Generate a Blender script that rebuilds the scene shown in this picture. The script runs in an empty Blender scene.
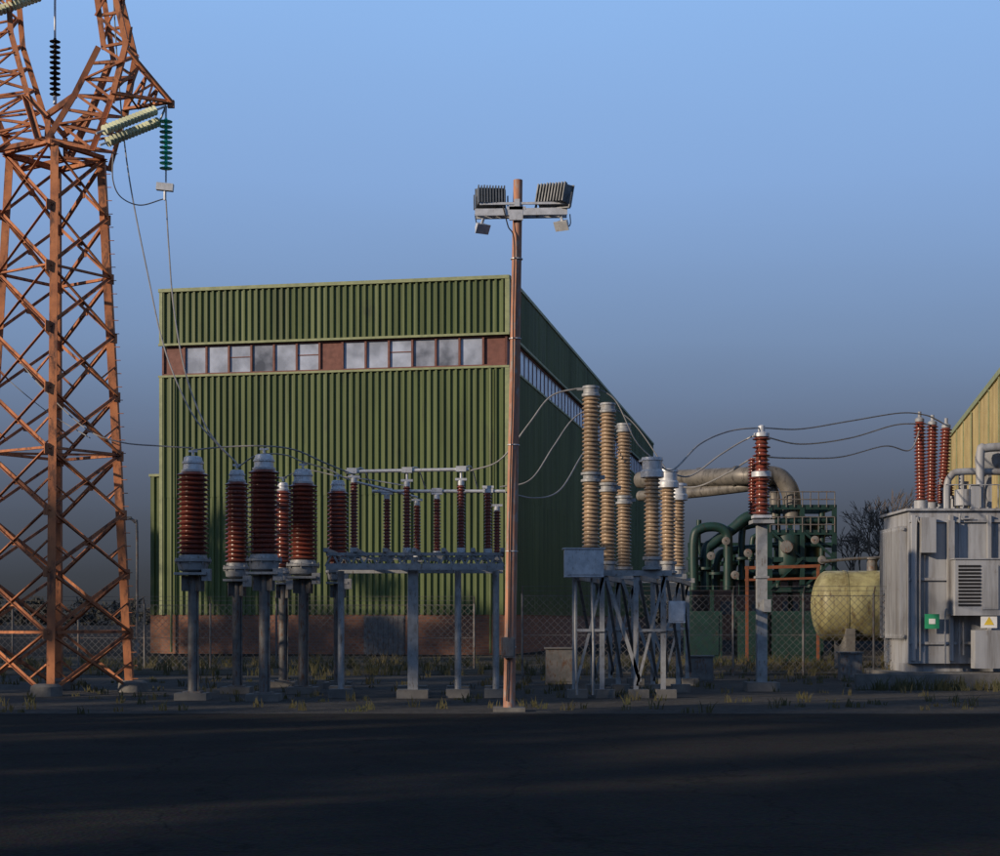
import bpy, math, random
import numpy as np
from mathutils import Vector, Matrix
random.seed(7); rng=np.random.default_rng(7)
sc=bpy.context.scene
V=Vector
CAMZ=2.0; F=1600.0
def P(px,py,D):   # image pixel coordinates + assumed depth D -> world position in metres
    return V(((px-500)*D/F, D, CAMZ+(620-py)*D/F))

# ---------------------------------------------------------------- materials
def mat(name,c1,c2=None,rough=0.6,metal=0.0,scale=3.0,bump=0.0,bscale=20.0,spec=0.4,stretch=(1,1,1),c3=None,c3amt=0.6,dirt=None):
    m=bpy.data.materials.new(name); m.use_nodes=True
    nt=m.node_tree; n=nt.nodes; l=nt.links
    b=n['Principled BSDF']
    b.inputs['Roughness'].default_value=rough; b.inputs['Metallic'].default_value=metal
    b.inputs['Specular IOR Level'].default_value=spec
    tc=n.new('ShaderNodeTexCoord'); mp=n.new('ShaderNodeMapping'); mp.inputs['Scale'].default_value=stretch
    l.new(tc.outputs['Object'],mp.inputs['Vector'])
    if c2 is None: c2=tuple(x*0.7 for x in c1)
    nz=n.new('ShaderNodeTexNoise'); nz.inputs['Scale'].default_value=scale; nz.inputs['Detail'].default_value=4; nz.inputs['Roughness'].default_value=0.65
    l.new(mp.outputs[0],nz.inputs['Vector'])
    cr=n.new('ShaderNodeValToRGB'); cr.color_ramp.elements[0].position=0.36; cr.color_ramp.elements[1].position=0.64
    cr.color_ramp.elements[0].color=(*c1,1); cr.color_ramp.elements[1].color=(*c2,1)
    l.new(nz.outputs['Fac'],cr.inputs['Fac'])
    out=cr.outputs['Color']
    def over(out,col,amt,sc_,st,w=0.06,mode='MIX'):
        n3=n.new('ShaderNodeTexNoise'); n3.inputs['Scale'].default_value=sc_; n3.inputs['Detail'].default_value=5; n3.inputs['Roughness'].default_value=0.7
        mp3=n.new('ShaderNodeMapping'); mp3.inputs['Scale'].default_value=st; l.new(tc.outputs['Object'],mp3.inputs['Vector']); l.new(mp3.outputs[0],n3.inputs['Vector'])
        r3=n.new('ShaderNodeValToRGB'); r3.color_ramp.elements[0].position=amt-w; r3.color_ramp.elements[1].position=amt+w
        l.new(n3.outputs['Fac'],r3.inputs['Fac'])
        mx=n.new('ShaderNodeMixRGB'); mx.blend_type=mode; l.new(r3.outputs['Color'],mx.inputs['Fac']); l.new(out,mx.inputs['Color1']); mx.inputs['Color2'].default_value=(*col,1)
        return mx.outputs['Color']
    if c3 is not None: out=over(out,c3,c3amt,scale*3.1,(1,1,0.35))
    if dirt is not None:  # run-off streaks
        out=over(out,dirt[0],dirt[1],dirt[2],dirt[3],0.12,'MULTIPLY')
    l.new(out,b.inputs['Base Color'])
    rr=n.new('ShaderNodeMapRange'); rr.inputs['To Min'].default_value=max(0.05,rough-0.12); rr.inputs['To Max'].default_value=min(1,rough+0.15)
    l.new(nz.outputs['Fac'],rr.inputs['Value']); l.new(rr.outputs[0],b.inputs['Roughness'])
    if bump>0:
        nb=n.new('ShaderNodeTexNoise'); nb.inputs['Scale'].default_value=bscale; nb.inputs['Detail'].default_value=3
        l.new(tc.outputs['Object'],nb.inputs['Vector'])
        bp=n.new('ShaderNodeBump'); bp.inputs['Strength'].default_value=bump; bp.inputs['Distance'].default_value=0.03
        l.new(nb.outputs['Fac'],bp.inputs['Height']); l.new(bp.outputs[0],b.inputs['Normal'])
    return m
M_rust=mat('rusty_paint_steel',(0.47,0.185,0.080),(0.31,0.12,0.06),rough=0.8,scale=1.6,c3=(0.13,0.06,0.04),c3amt=0.57)
M_galv=mat('galvanised_steel',(0.33,0.34,0.35),(0.22,0.23,0.24),rough=0.55,metal=0.2,scale=4,c3=(0.14,0.11,0.09),c3amt=0.62)
M_galvd=mat('weathered_steel',(0.17,0.165,0.16),(0.11,0.11,0.11),rough=0.6,metal=0.2,scale=4,c3=(0.12,0.06,0.035),c3amt=0.58)
M_flood=mat('floodlight_casting',(0.16,0.17,0.18),(0.10,0.11,0.12),rough=0.5,metal=0.3,scale=5)
M_cap=mat('aluminium_cap',(0.56,0.58,0.61),(0.40,0.42,0.45),rough=0.45,metal=0.2,scale=6,c3=(0.24,0.21,0.18),c3amt=0.64)
M_red=mat('brown_porcelain',(0.22,0.056,0.036),(0.14,0.038,0.026),rough=0.28,scale=2.2,spec=0.5,c3=(0.10,0.06,0.05),c3amt=0.6)
M_beige=mat('grey_buff_porcelain',(0.37,0.265,0.17),(0.25,0.185,0.125),rough=0.4,scale=2.5,c3=(0.15,0.115,0.09),c3amt=0.60)
M_green=mat('green_cladding',(0.105,0.140,0.046),(0.082,0.113,0.040),rough=0.5,scale=0.25,stretch=(1,1,0.25),c3=(0.072,0.088,0.040),c3amt=0.64,dirt=((0.62,0.62,0.58),0.55,1.1,(1,1,0.06)))
M_greentrim=mat('pale_green_trim',(0.26,0.29,0.15),(0.18,0.21,0.11),rough=0.5)
M_frame=mat('red_window_frame',(0.17,0.065,0.05),(0.12,0.045,0.035),rough=0.6)
M_roof=mat('roof_felt',(0.10,0.10,0.10),rough=0.9)
M_conc=mat('concrete',(0.17,0.165,0.155),(0.11,0.105,0.10),rough=0.9,scale=2,bump=0.4,bscale=8)
M_wire=mat('cable',(0.32,0.31,0.30),(0.22,0.22,0.22),rough=0.5,metal=0.3)
M_black=mat('black_glaze',(0.03,0.025,0.025),rough=0.3)
M_tank=mat('cream_tank_paint',(0.36,0.34,0.17),(0.27,0.25,0.13),rough=0.5,scale=1.2,c3=(0.14,0.10,0.05),c3amt=0.62,dirt=((0.45,0.4,0.35),0.55,1.6,(1,1,0.12)))
M_mach=mat('dark_green_paint',(0.014,0.045,0.038),(0.009,0.028,0.025),rough=0.45,scale=2,c3=(0.03,0.025,0.02),c3amt=0.62)
M_orange=mat('orange_primer',(0.22,0.07,0.03),(0.14,0.05,0.025),rough=0.7)
M_duct=mat('duct_lagging',(0.19,0.175,0.155),(0.11,0.105,0.095),rough=0.5,metal=0.2,scale=1.2,c3=(0.07,0.065,0.06),c3amt=0.58)
M_trafo=mat('transformer_grey',(0.35,0.365,0.39),(0.27,0.28,0.30),rough=0.5,scale=0.8,stretch=(1,1,0.3),c3=(0.17,0.14,0.11),c3amt=0.66,dirt=((0.5,0.46,0.42),0.57,2.2,(1,1,0.08)))
M_ochre=mat('ochre_cladding',(0.36,0.29,0.125),(0.28,0.225,0.10),rough=0.6,scale=0.4,dirt=((0.6,0.56,0.5),0.55,1.3,(1,1,0.08)))
M_bark=mat('bark',(0.13,0.10,0.08),(0.08,0.065,0.05),rough=0.95)
M_leaf=mat('foliage',(0.06,0.09,0.03),(0.035,0.055,0.02),rough=0.8,scale=1)
M_hedge=mat('hazed_far_foliage',(0.055,0.055,0.05),(0.045,0.046,0.042),rough=1.0,scale=0.05,spec=0.0)  # muted bare-tree grey with the distance haze put into the colour
M_wood=mat('weathered_pole_paint',(0.44,0.21,0.13),(0.27,0.14,0.10),rough=0.8,scale=3,stretch=(3,3,0.5),c3=(0.30,0.26,0.24),c3amt=0.58)
M_white=mat('white_enamel',(0.75,0.75,0.72),(0.6,0.6,0.58),rough=0.5)
M_yellow=mat('yellow_sign',(0.7,0.5,0.05),rough=0.5)
M_signg=mat('green_sign',(0.03,0.30,0.14),rough=0.5)
M_dark=mat('dark_louvre',(0.03,0.03,0.035),rough=0.6)
M_dirt=mat('dry_grass_soil',(0.055,0.043,0.025),(0.03,0.027,0.018),rough=1,scale=0.8,bump=0.8,bscale=12)
M_tuft=mat('dry_grass_blades',(0.10,0.085,0.04),(0.055,0.06,0.025),rough=0.9,scale=0.7)

def glassmat(name,col,rough=0.15,nscale=0.9,lo=0.7,hi=1.25):
    m=bpy.data.materials.new(name); m.use_nodes=True; n=m.node_tree.nodes; l=m.node_tree.links
    b=n['Principled BSDF']; b.inputs['Roughness'].default_value=rough; b.inputs['Specular IOR Level'].default_value=0.6
    tc=n.new('ShaderNodeTexCoord'); nz=n.new('ShaderNodeTexNoise'); nz.inputs['Scale'].default_value=nscale; nz.inputs['Detail'].default_value=4
    l.new(tc.outputs['Object'],nz.inputs['Vector'])
    cr=n.new('ShaderNodeValToRGB'); cr.color_ramp.elements[0].color=(*[x*lo for x in col],1); cr.color_ramp.elements[1].color=(*[min(1,x*hi) for x in col],1)
    cr.color_ramp.elements[0].position=0.35; cr.color_ramp.elements[1].position=0.65
    l.new(nz.outputs['Fac'],cr.inputs['Fac']); l.new(cr.outputs[0],b.inputs['Base Color'])
    return m
M_glassA=glassmat('frosted_window_pane',(0.33,0.37,0.46))
M_glassB=glassmat('clear_window_pane',(0.20,0.22,0.27),0.08,0.9,0.4,1.4)
M_glassC=glassmat('blue_window_pane',(0.52,0.62,0.78))
M_insg=glassmat('green_glass_insulator',(0.05,0.55,0.42))
M_insl=glassmat('pale_glass_insulator',(0.60,0.64,0.48))

def brickmat():
    m=bpy.data.materials.new('brick'); m.use_nodes=True; n=m.node_tree.nodes; l=m.node_tree.links
    b=n['Principled BSDF']; b.inputs['Roughness'].default_value=0.9
    tc=n.new('ShaderNodeTexCoord'); mp=n.new('ShaderNodeMapping'); mp.inputs['Rotation'].default_value=(math.radians(90),0,0)
    l.new(tc.outputs['Object'],mp.inputs[0])
    br=n.new('ShaderNodeTexBrick'); br.inputs['Scale'].default_value=1.6; br.inputs['Color1'].default_value=(0.24,0.10,0.055,1); br.inputs['Color2'].default_value=(0.16,0.07,0.045,1); br.inputs['Mortar'].default_value=(0.14,0.12,0.10,1)
    l.new(mp.outputs[0],br.inputs['Vector']); l.new(br.outputs['Color'],b.inputs['Base Color'])
    return m
M_brick=brickmat()
def groundmat():
    m=bpy.data.materials.new('asphalt_yard'); m.use_nodes=True; n=m.node_tree.nodes; l=m.node_tree.links
    b=n['Principled BSDF']; b.inputs['Roughness'].default_value=0.95; b.inputs['Specular IOR Level'].default_value=0.1
    tc=n.new('ShaderNodeTexCoord')
    n1=n.new('ShaderNodeTexNoise'); n1.inputs['Scale'].default_value=0.35; n1.inputs['Detail'].default_value=7; n1.inputs['Roughness'].default_value=0.72
    n2=n.new('ShaderNodeTexVoronoi'); n2.inputs['Scale'].default_value=22
    n4=n.new('ShaderNodeTexVoronoi'); n4.feature='DISTANCE_TO_EDGE'; n4.inputs['Scale'].default_value=0.33
    wv=n.new('ShaderNodeTexNoise'); wv.inputs['Scale'].default_value=1.2; wv.inputs['Detail'].default_value=4
    l.new(tc.outputs['Object'],wv.inputs['Vector'])
    ad=n.new('ShaderNodeVectorMath'); ad.operation='ADD'; l.new(tc.outputs['Object'],ad.inputs[0]); l.new(wv.outputs['Color'],ad.inputs[1]); l.new(ad.outputs[0],n4.inputs['Vector'])
    for q in (n1,n2): l.new(tc.outputs['Object'],q.inputs['Vector'])
    cr=n.new('ShaderNodeValToRGB'); e=cr.color_ramp.elements
    e[0].position=0.35; e[0].color=(0.016,0.015,0.014,1); e[1].position=0.7; e[1].color=(0.034,0.031,0.028,1)
    l.new(n1.outputs['Fac'],cr.inputs['Fac'])
    mx=n.new('ShaderNodeMixRGB'); mx.blend_type='MULTIPLY'; mx.inputs['Fac'].default_value=0.6
    l.new(cr.outputs[0],mx.inputs['Color1']); l.new(n2.outputs['Color'],mx.inputs['Color2'])
    ck=n.new('ShaderNodeMapRange'); ck.inputs['From Max'].default_value=0.012; ck.inputs['To Min'].default_value=0.35; l.new(n4.outputs['Distance'],ck.inputs['Value'])
    m2=n.new('ShaderNodeMixRGB'); m2.blend_type='MULTIPLY'; m2.inputs['Fac'].default_value=1; l.new(mx.outputs[0],m2.inputs['Color1']); l.new(ck.outputs[0],m2.inputs['Color2'])
    l.new(m2.outputs[0],b.inputs['Base Color'])
    bp=n.new('ShaderNodeBump'); bp.inputs['Strength'].default_value=0.5; bp.inputs['Distance'].default_value=0.02
    l.new(n2.outputs['Distance'],bp.inputs['Height']); l.new(bp.outputs[0],b.inputs['Normal'])
    return m
M_ground=groundmat()

# ---------------------------------------------------------------- mesh builder
class M:
    def __init__(s): s.v=[]; s.f=[]
    def add(s,vs,fs):
        o=len(s.v); s.v.extend([tuple(x) for x in vs]); s.f.extend([tuple(i+o for i in f) for f in fs])
    def obox(s,o,a,b,c):
        o,a,b,c=V(o),V(a),V(b),V(c)
        vs=[o,o+a,o+a+b,o+b,o+c,o+a+c,o+a+b+c,o+b+c]
        fs=[(0,3,2,1),(4,5,6,7),(0,1,5,4),(1,2,6,5),(2,3,7,6),(3,0,4,7)]
        if a.cross(b).dot(c)<0: fs=[f[::-1] for f in fs]
        s.add(vs,fs)
    def box(s,c,sz,rz=0.0,rx=0.0,ry=0.0):
        R=Matrix.Rotation(rz,3,'Z')@Matrix.Rotation(ry,3,'Y')@Matrix.Rotation(rx,3,'X')
        a,b,d=R@V((sz[0],0,0)),R@V((0,sz[1],0)),R@V((0,0,sz[2]))
        s.obox(V(c)-(a+b+d)/2,a,b,d)
    def frame(s,p,q,up=None):
        d=(V(q)-V(p)); 
        dn=d.normalized()
        u=V(up) if up else (V((0,0,1)) if abs(dn.z)<0.95 else V((0,1,0)))
        a=dn.cross(u).normalized(); b=a.cross(dn).normalized()
        return d,a,b
    def beam(s,p,q,w,h=None):
        h=h or w; d,a,b=s.frame(p,q)
        s.obox(V(p)-a*w/2-b*h/2,a*w,b*h,d)
    def angle(s,p,q,w,t=None,flip=1,up=None):
        t=t or w*0.16; d,a,b=s.frame(p,q,up); a=a*flip
        pr=[(0,0),(w,0),(w,t),(t,t),(t,w),(0,w)]
        vs=[V(p)+a*x+b*y for x,y in pr]+[V(q)+a*x+b*y for x,y in pr]
        fs=[(i,(i+1)%6,(i+1)%6+6,i+6) for i in range(6)]+[(0,3,2,1),(0,5,4,3),(6,7,8,9),(6,9,10,11)]
        s.add(vs,fs)
    def lathe(s,p,q,prof,n=20):
        """prof: list of (radius, distance along p->q)"""
        d,a,b=s.frame(p,q); dn=d.normalized(); vs=[];fs=[]
        for r,t in prof:
            for i in range(n):
                an=2*math.pi*i/n; vs.append(V(p)+dn*t+(a*math.cos(an)+b*math.sin(an))*r)
        k=len(prof)
        for j in range(k-1):
            for i in range(n):
                i2=(i+1)%n; fs.append((j*n+i,j*n+i2,(j+1)*n+i2,(j+1)*n+i))
        fs.append(tuple(range(n))[::-1]); fs.append(tuple((k-1)*n+i for i in range(n)))
        s.add(vs,fs)
    def cyl(s,p,q,r,r2=None,n=16):
        L=(V(q)-V(p)).length; s.lathe(p,q,[(r,0),(r if r2 is None else r2,L)],n)
    def sheds(s,p,q,rc,ro,pitch,n=24,alt=0.0):
        L=(V(q)-V(p)).length; k=max(2,round(L/pitch)); pt=L/k; pr=[(rc,0)]
        for i in range(k):
            o=ro*(1-alt*(i%2)); z=i*pt
            pr+=[(rc,z+pt*0.12),(o*0.96,z+pt*0.34),(o,z+pt*0.46),(o*0.95,z+pt*0.56),(rc*1.03,z+pt*0.86)]
        pr.append((rc,L)); s.lathe(p,q,pr,n)
    def tube(s,pts,r,n=8,sub=8,smooth=True):
        pts=[V(p) for p in pts]
        if smooth and len(pts)>2:
            o=[]
            ext=[pts[0]*2-pts[1]]+pts+[pts[-1]*2-pts[-2]]
            for i in range(1,len(ext)-2):
                a,b,c,d=ext[i-1:i+3]
                for j in range(sub):
                    t=j/sub
                    o.append(0.5*((2*b)+(c-a)*t+(2*a-5*b+4*c-d)*t*t+(3*b-a-3*c+d)*t**3))
            o.append(pts[-1]); pts=o
        vs=[];fs=[]; N=None
        for i,p in enumerate(pts):
            d=(pts[min(i+1,len(pts)-1)]-pts[max(i-1,0)]).normalized()
            if N is None:
                N=d.cross(V((0,0,1)) if abs(d.z)<0.9 else V((0,1,0))).normalized()
            N=(N-d*N.dot(d)).normalized(); B=d.cross(N)
            for k in range(n):
                an=2*math.pi*k/n; vs.append(p+(N*math.cos(an)+B*math.sin(an))*r)
        for i in range(len(pts)-1):
            for k in range(n):
                k2=(k+1)%n; fs.append((i*n+k,i*n+k2,(i+1)*n+k2,(i+1)*n+k))
        fs.append(tuple(range(n))[::-1]); fs.append(tuple((len(pts)-1)*n+k for k in range(n)))
        s.add(vs,fs)
    def corr(s,p,q,z0,z1,nrm,pitch=0.38,depth=0.12):
        p,q,nrm=V(p),V(q),V(nrm); L=(q-p).length; d=(q-p)/L; k=int(L/pitch); pt=L/k; prof=[]
        for i in range(k):
            for fr,o in ((0,0),(0.40,0),(0.50,1),(0.80,1),(0.90,0)): prof.append((pt*(i+fr),o*depth+random.uniform(-0.004,0.004)))
        prof.append((L,0)); n=len(prof); vs=[]
        for z in (z0,z1):
            for t,o in prof: vs.append(p+d*t+nrm*o+V((0,0,z)))
        fs=[(i,i+1,i+1+n,i+n) for i in range(n-1)]
        s.add(vs,fs)
def part(name,m,material,parent=None,smooth=True):
    me=bpy.data.meshes.new(name); me.from_pydata(m.v,[],m.f); me.materials.append(material)
    if smooth:
        me.polygons.foreach_set('use_smooth',[True]*len(me.polygons)); 
        me.set_sharp_from_angle(angle=math.radians(38))
    me.update()
    o=bpy.data.objects.new(name,me); sc.collection.objects.link(o)
    if parent: o.parent=parent
    return o
def root(name):
    e=bpy.data.objects.new(name,None); e.empty_display_size=0.5; sc.collection.objects.link(e); return e
def build(name,parts):
    r=root(name)
    for pn,m,mt in parts:
        if m.v: part(pn,m,mt,r)
    return r

# ---------------------------------------------------------------- ground
g=M(); g.add([(-1500,-300,0),(1500,-300,0),(1500,3000,0),(-1500,3000,0)],[(0,1,2,3)]); part('ground',g,M_ground,None,False)
def sheet(name,x0,x1,y0,y1,z,mt,nx=60,ny=20,amp=0.0,parent=None):
    m=M(); vs=[];fs=[]
    for j in range(ny+1):
        for i in range(nx+1):
            vs.append((x0+(x1-x0)*i/nx,y0+(y1-y0)*j/ny,z+(rng.random()*amp if 0<i<nx and 0<j<ny else 0)))
    for j in range(ny):
        for i in range(nx):
            a=j*(nx+1)+i; fs.append((a,a+1,a+nx+2,a+nx+1))
    m.add(vs,fs); return part(name,m,mt,parent)
rg=root('grass_verge')
sheet('soil',-60,60,58,84,0.012,M_dirt,200,50,0.14,rg)
sheet('gravel_bed',-40,40,34,57.9,0.004,mat('gravel',(0.055,0.05,0.046),(0.026,0.024,0.022),rough=1,scale=1.2,bump=1,bscale=25,c3=(0.018,0.018,0.017),c3amt=0.5),2,2,0)
tf=M()
def tuft(x,y,h,n):
    for _ in range(n):
        a=rng.random()*6.28; r=rng.random()*0.18; bx_,by_=x+r*math.cos(a),y+r*math.sin(a); hh=h*rng.uniform(0.5,1.1); lx,ly=rng.normal(0,0.28*hh,2)
        w=0.014; tf.add([(bx_-w,by_,0),(bx_+w,by_,0),(bx_+lx*0.4+w*.8,by_+ly*0.4,hh*0.6),(bx_+lx*.4-w*.8,by_+ly*.4,hh*0.6),(bx_+lx,by_+ly,hh)],[(0,1,2,3),(3,2,4)])
for _ in range(900): tuft(rng.uniform(-27,27),rng.uniform(57,72),rng.uniform(0.25,0.7),9)
for _ in range(420): tuft(rng.uniform(-20,20),rng.uniform(34,56),rng.uniform(0.1,0.3),8)
for _ in range(160): tuft(rng.uniform(10.5,24),rng.uniform(45.0,45.7),rng.uniform(0.2,0.45),9)
part('grass_blades',tf,M_tuft,rg,False)
k=M()
for i in range(12): k.box((11+i*1.5,46.2,0.22),(1.49,0.25,0.44))
part('low_retaining_wall',k,M_conc)

# ---------------------------------------------------------------- main building
C=V((0.4,91,0)); Lf=V((-20.05,94.9,0)); eu=(Lf-C).normalized(); W=(Lf-C).length
ev=V((-eu.y,eu.x,0)); 
if ev.y<0: ev=-ev
nF=-ev; nS=-eu; LEN=88.0
def B(u,v,z): return C+eu*u+ev*v+V((0,0,z))
clad=M(); trim=M(); brick=M(); fr=M(); gA=M(); gB=M(); gC=M(); roof=M(); pan=M(); core=M()
for z0,z1,o in ((2.3,9.3,0.02),(9.24,16.35,0.035),(18.35,21.4,0.02)):
    clad.corr(B(0,0,0)+nF*o,B(W,0,0)+nF*o,z0,z1,nF)
    clad.corr(B(0,0,0)+nS*o,B(0,LEN,0)+nS*o,z0,z1,nS)
core.obox(B(0.3,0.3,0),eu*(W-0.35),ev*(LEN-0.4),V((0,0,21.2)))
for z0,z1 in ((2.3,16.35),(18.35,21.4)):
    core.obox(B(0.02,0.02,z0),eu*(W-0.04),ev*0.25,V((0,0,z1-z0)))
    core.obox(B(0.02,0.30,z0),eu*0.25,ev*(LEN-0.4),V((0,0,z1-z0)))
roof.obox(B(-0.05,-0.05,21.402),eu*(W+0.1),ev*LEN,V((0,0,0.12)))
for z,h in ((21.40,0.20),(18.22,0.13),(16.35,0.12)):
    trim.obox(B(-0.16,-0.20,z+0.003),eu*(W+0.32),ev*0.14,V((0,0,h)))
    trim.obox(B(-0.20,-0.05,z+0.003),eu*0.14,ev*LEN,V((0,0,h)))
for z0,z1 in ((2.3,16.34),(18.36,21.39)):
    trim.obox(B(-0.17,-0.18,z0),eu*0.26,ev*0.03,V((0,0,z1-z0))); trim.obox(B(-0.17,-0.14,z0),eu*0.03,ev*0.26,V((0,0,z1-z0)))
    trim.obox(B(W-0.1,-0.18,z0),eu*0.2,ev*0.03,V((0,0,z1-z0)))
brick.obox(B(-0.05,-0.05,0),eu*(W+0.1),ev*0.3,V((0,0,2.3))); brick.obox(B(-0.05,0.26,0),eu*0.3,ev*LEN,V((0,0,2.3)))
nb=15; bw=W/nb; zb0,zb1=16.48,18.22
fr.obox(B(0,0.02,zb0),eu*W,ev*0.06,V((0,0,0.10))); fr.obox(B(0,0.02,zb1-0.10),eu*W,ev*0.06,V((0,0,0.10)))
for i in range(nb+1):
    u=min(max(i*bw-0.06,0),W-0.12); fr.obox(B(u,0.0,zb0+0.1),eu*0.12,ev*0.1,V((0,0,zb1-zb0-0.2)))
for i in range(nb):
    tgt=pan if i in (0,7,nb-1) else (gB if i in (2,3,10) else gA)
    tilt=random.uniform(-0.02,0.02)
    tgt.obox(B(i*bw+0.06,0.12+tilt,zb0+0.1),eu*(bw-0.12),ev*0.03,V((0,0,zb1-zb0-0.2)))
    if i in (4,8,11): fr.obox(B(i*bw+0.06,0.07,zb0+0.95),eu*(bw-0.12),ev*0.05,V((0,0,0.05)))
ns=58; sw=LEN/ns
fr.obox(B(0.02,0,zb0),eu*0.06,ev*LEN,V((0,0,0.1))); fr.obox(B(0.02,0,zb1-0.1),eu*0.06,ev*LEN,V((0,0,0.1)))
for i in range(ns):
    fr.obox(B(0.04,i*sw,zb0+0.1),eu*0.06,ev*0.08,V((0,0,zb1-zb0-0.2)))
    (pan if i in (0,) else gC).obox(B(0.08,i*sw+0.08,zb0+0.1),eu*0.03,ev*(sw-0.08),V((0,0,zb1-zb0-0.2)))
an=M(); a0=B(W+0.05,1.0,0); an.corr(a0,a0+eu*1.1,2.3,10.6,nF)
core.obox(a0+ev*0.03,eu*1.1,ev*30,V((0,0,10.55))); trim.obox(a0+nF*0.14+V((0,0,10.6)),eu*1.15,ev*0.2,V((0,0,0.15)))
brick.obox(a0+nF*0.03,eu*1.1,ev*0.03,V((0,0,2.3)))
dp=M(); 
for u in (0.9,W-0.7): dp.tube([B(u,-0.28,16.3),B(u,-0.28,0.1)],0.07,smooth=False)
door=M(); door.obox(B(6,-0.12,0),eu*2.4,ev*0.07,V((0,0,2.25)))
for i in range(8): door.obox(B(6.05+i*0.3,-0.15,0.05),eu*0.05,ev*0.03,V((0,0,2.1)))
build('turbine_hall_building',[('cladding',clad,M_green),('trim',trim,M_greentrim),('brick_plinth',brick,M_brick),('window_frames',fr,M_frame),('window_panes_frosted',gA,M_glassA),('window_panes_clear',gB,M_glassB),('side_window_panes',gC,M_glassC),('red_panels',pan,M_frame),('roof',roof,M_roof),('inner_walls',core,M_green),('annex_cladding',an,M_green),('downpipes',dp,M_green),('roller_door',door,M_galvd)])

# ---------------------------------------------------------------- right ochre building
C2=V((28.8,92,0)); oc=M(); oc2=M(); oc3=M()
s0=C2-ev*40; s1=C2+ev*36
oc.corr(s0,s1,0.0,16.0,-V((ev.y,-ev.x,0)),pitch=0.6,depth=0.10)
oc2.obox(s0+V((ev.y,-ev.x,0))*0.1,ev*76,V((ev.y,-ev.x,0))*18,V((0,0,15.95)))
oc3.obox(s0-V((ev.y,-ev.x,0))*0.2+V((0,0,16.0)),ev*76.2,V((ev.y,-ev.x,0))*0.3,V((0,0,0.35)))
for i in range(14): oc3.obox(s0+ev*(3+i*5.2)-V((ev.y,-ev.x,0))*0.2,ev*0.2,V((ev.y,-ev.x,0))*0.05,V((0,0,15.9)))
build('ochre_industrial_building',[('cladding',oc,M_ochre),('walls',oc2,M_ochre),('gutter_trim',oc3,M_greentrim)])

# ---------------------------------------------------------------- lattice tower
tw=M(); DC=44.0; S=DC/F
cx=(54-500)*S
def corner(k,h):
    R=2.12+(1.31-2.12)*h; th=math.radians(10.3+90*k); x0=cx+0.03*h
    return V((x0+R*math.cos(th),DC+R*math.sin(th),14.7*h))
NP=9; hs=[i/NP for i in range(NP+1)]
for k2 in range(4):
    tw.angle(corner(k2,0),corner(k2,1),0.215,0.03,flip=1 if k2 in(0,1) else -1)
    for i in range(NP):
        a,b=corner(k2,hs[i]),corner((k2+1)%4,hs[i]); c,d=corner(k2,hs[i+1]),corner((k2+1)%4,hs[i+1])
        tw.angle(a,d,0.085,0.012); tw.angle(b,c,0.085,0.012,flip=-1)
        mA=(a+b+c+d)/4
        if i<6:
            tw.angle((a+c)/2,(a*3+d)/4,0.045,0.01); tw.angle((b+d)/2,(b*3+c)/4,0.045,0.01)
        tw.box(mA,(0.16,0.03,0.16),rz=math.radians(10.3+45+90*k2+90))
        if i in (0,3,6): tw.angle(c,d,0.075,0.012)
    for i in range(1,NP):
        p=corner(k2,hs[i]); tw.box(p+V((0,-0.02,0)),(0.24,0.03,0.28),rz=math.radians(10.3+45))
    tw.angle(corner(k2,1),corner((k2+1)%4,1),0.14,0.02)
    if k2==0:
        for i in range(40):
            p=corner(k2,i/40.0); tw.cyl(p,p+V((0.16,0,0)),0.012,n=5)
for h in (1,hs[4]):
    tw.angle(corner(0,h),corner(2,h),0.06); tw.angle(corner(1,h),corner(3,h),0.06)
def TP(px,py,dy): 
    p=P(px,py,DC); return V((p.x,DC+dy,p.z))
def truss(o,i_,dys,n=5,leg=0.15,br=0.07):
    for sgn in (-1,1):
        for k2 in range(len(o)-1):
            O0,O1=TP(*o[k2],sgn*dys[k2]),TP(*o[k2+1],sgn*dys[k2+1]); I0,I1=TP(*i_[k2],sgn*dys[k2]),TP(*i_[k2+1],sgn*dys[k2+1])
            tw.angle(O0,O1,leg,0.024); tw.angle(I0,I1,leg,0.024,flip=-1)
            for j in range(n):
                t0,t1=j/n,(j+1)/n
                a=O0.lerp(O1,t0);b=O0.lerp(O1,t1);c=I0.lerp(I1,t0);d=I0.lerp(I1,t1)
                tw.angle(a,d,br,0.012) if j%2==0 else tw.angle(c,b,br,0.012)
                tw.angle(b,d,br,0.012)
    for ch in (o,i_):
        for k2 in range(len(ch)-1):
            for j in range(n):
                t0,t1=j/n,(j+1)/n
                a=TP(*ch[k2],-dys[k2]).lerp(TP(*ch[k2+1],-dys[k2+1]),t0); b=TP(*ch[k2],dys[k2]).lerp(TP(*ch[k2+1],dys[k2+1]),t1)
                tw.angle(a,b,br*0.9,0.011)
truss([(103,162),(120,110),(133,50),(112,-40)],[(60,150),(84,105),(106,55),(92,-40)],[0.95,0.75,0.55,0.45],n=3)
truss([(6,162),(-14,110),(-28,50),(-10,-40)],[(48,150),(33,105),(14,40),(8,-40)],[0.95,0.75,0.55,0.45],n=3)
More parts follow.
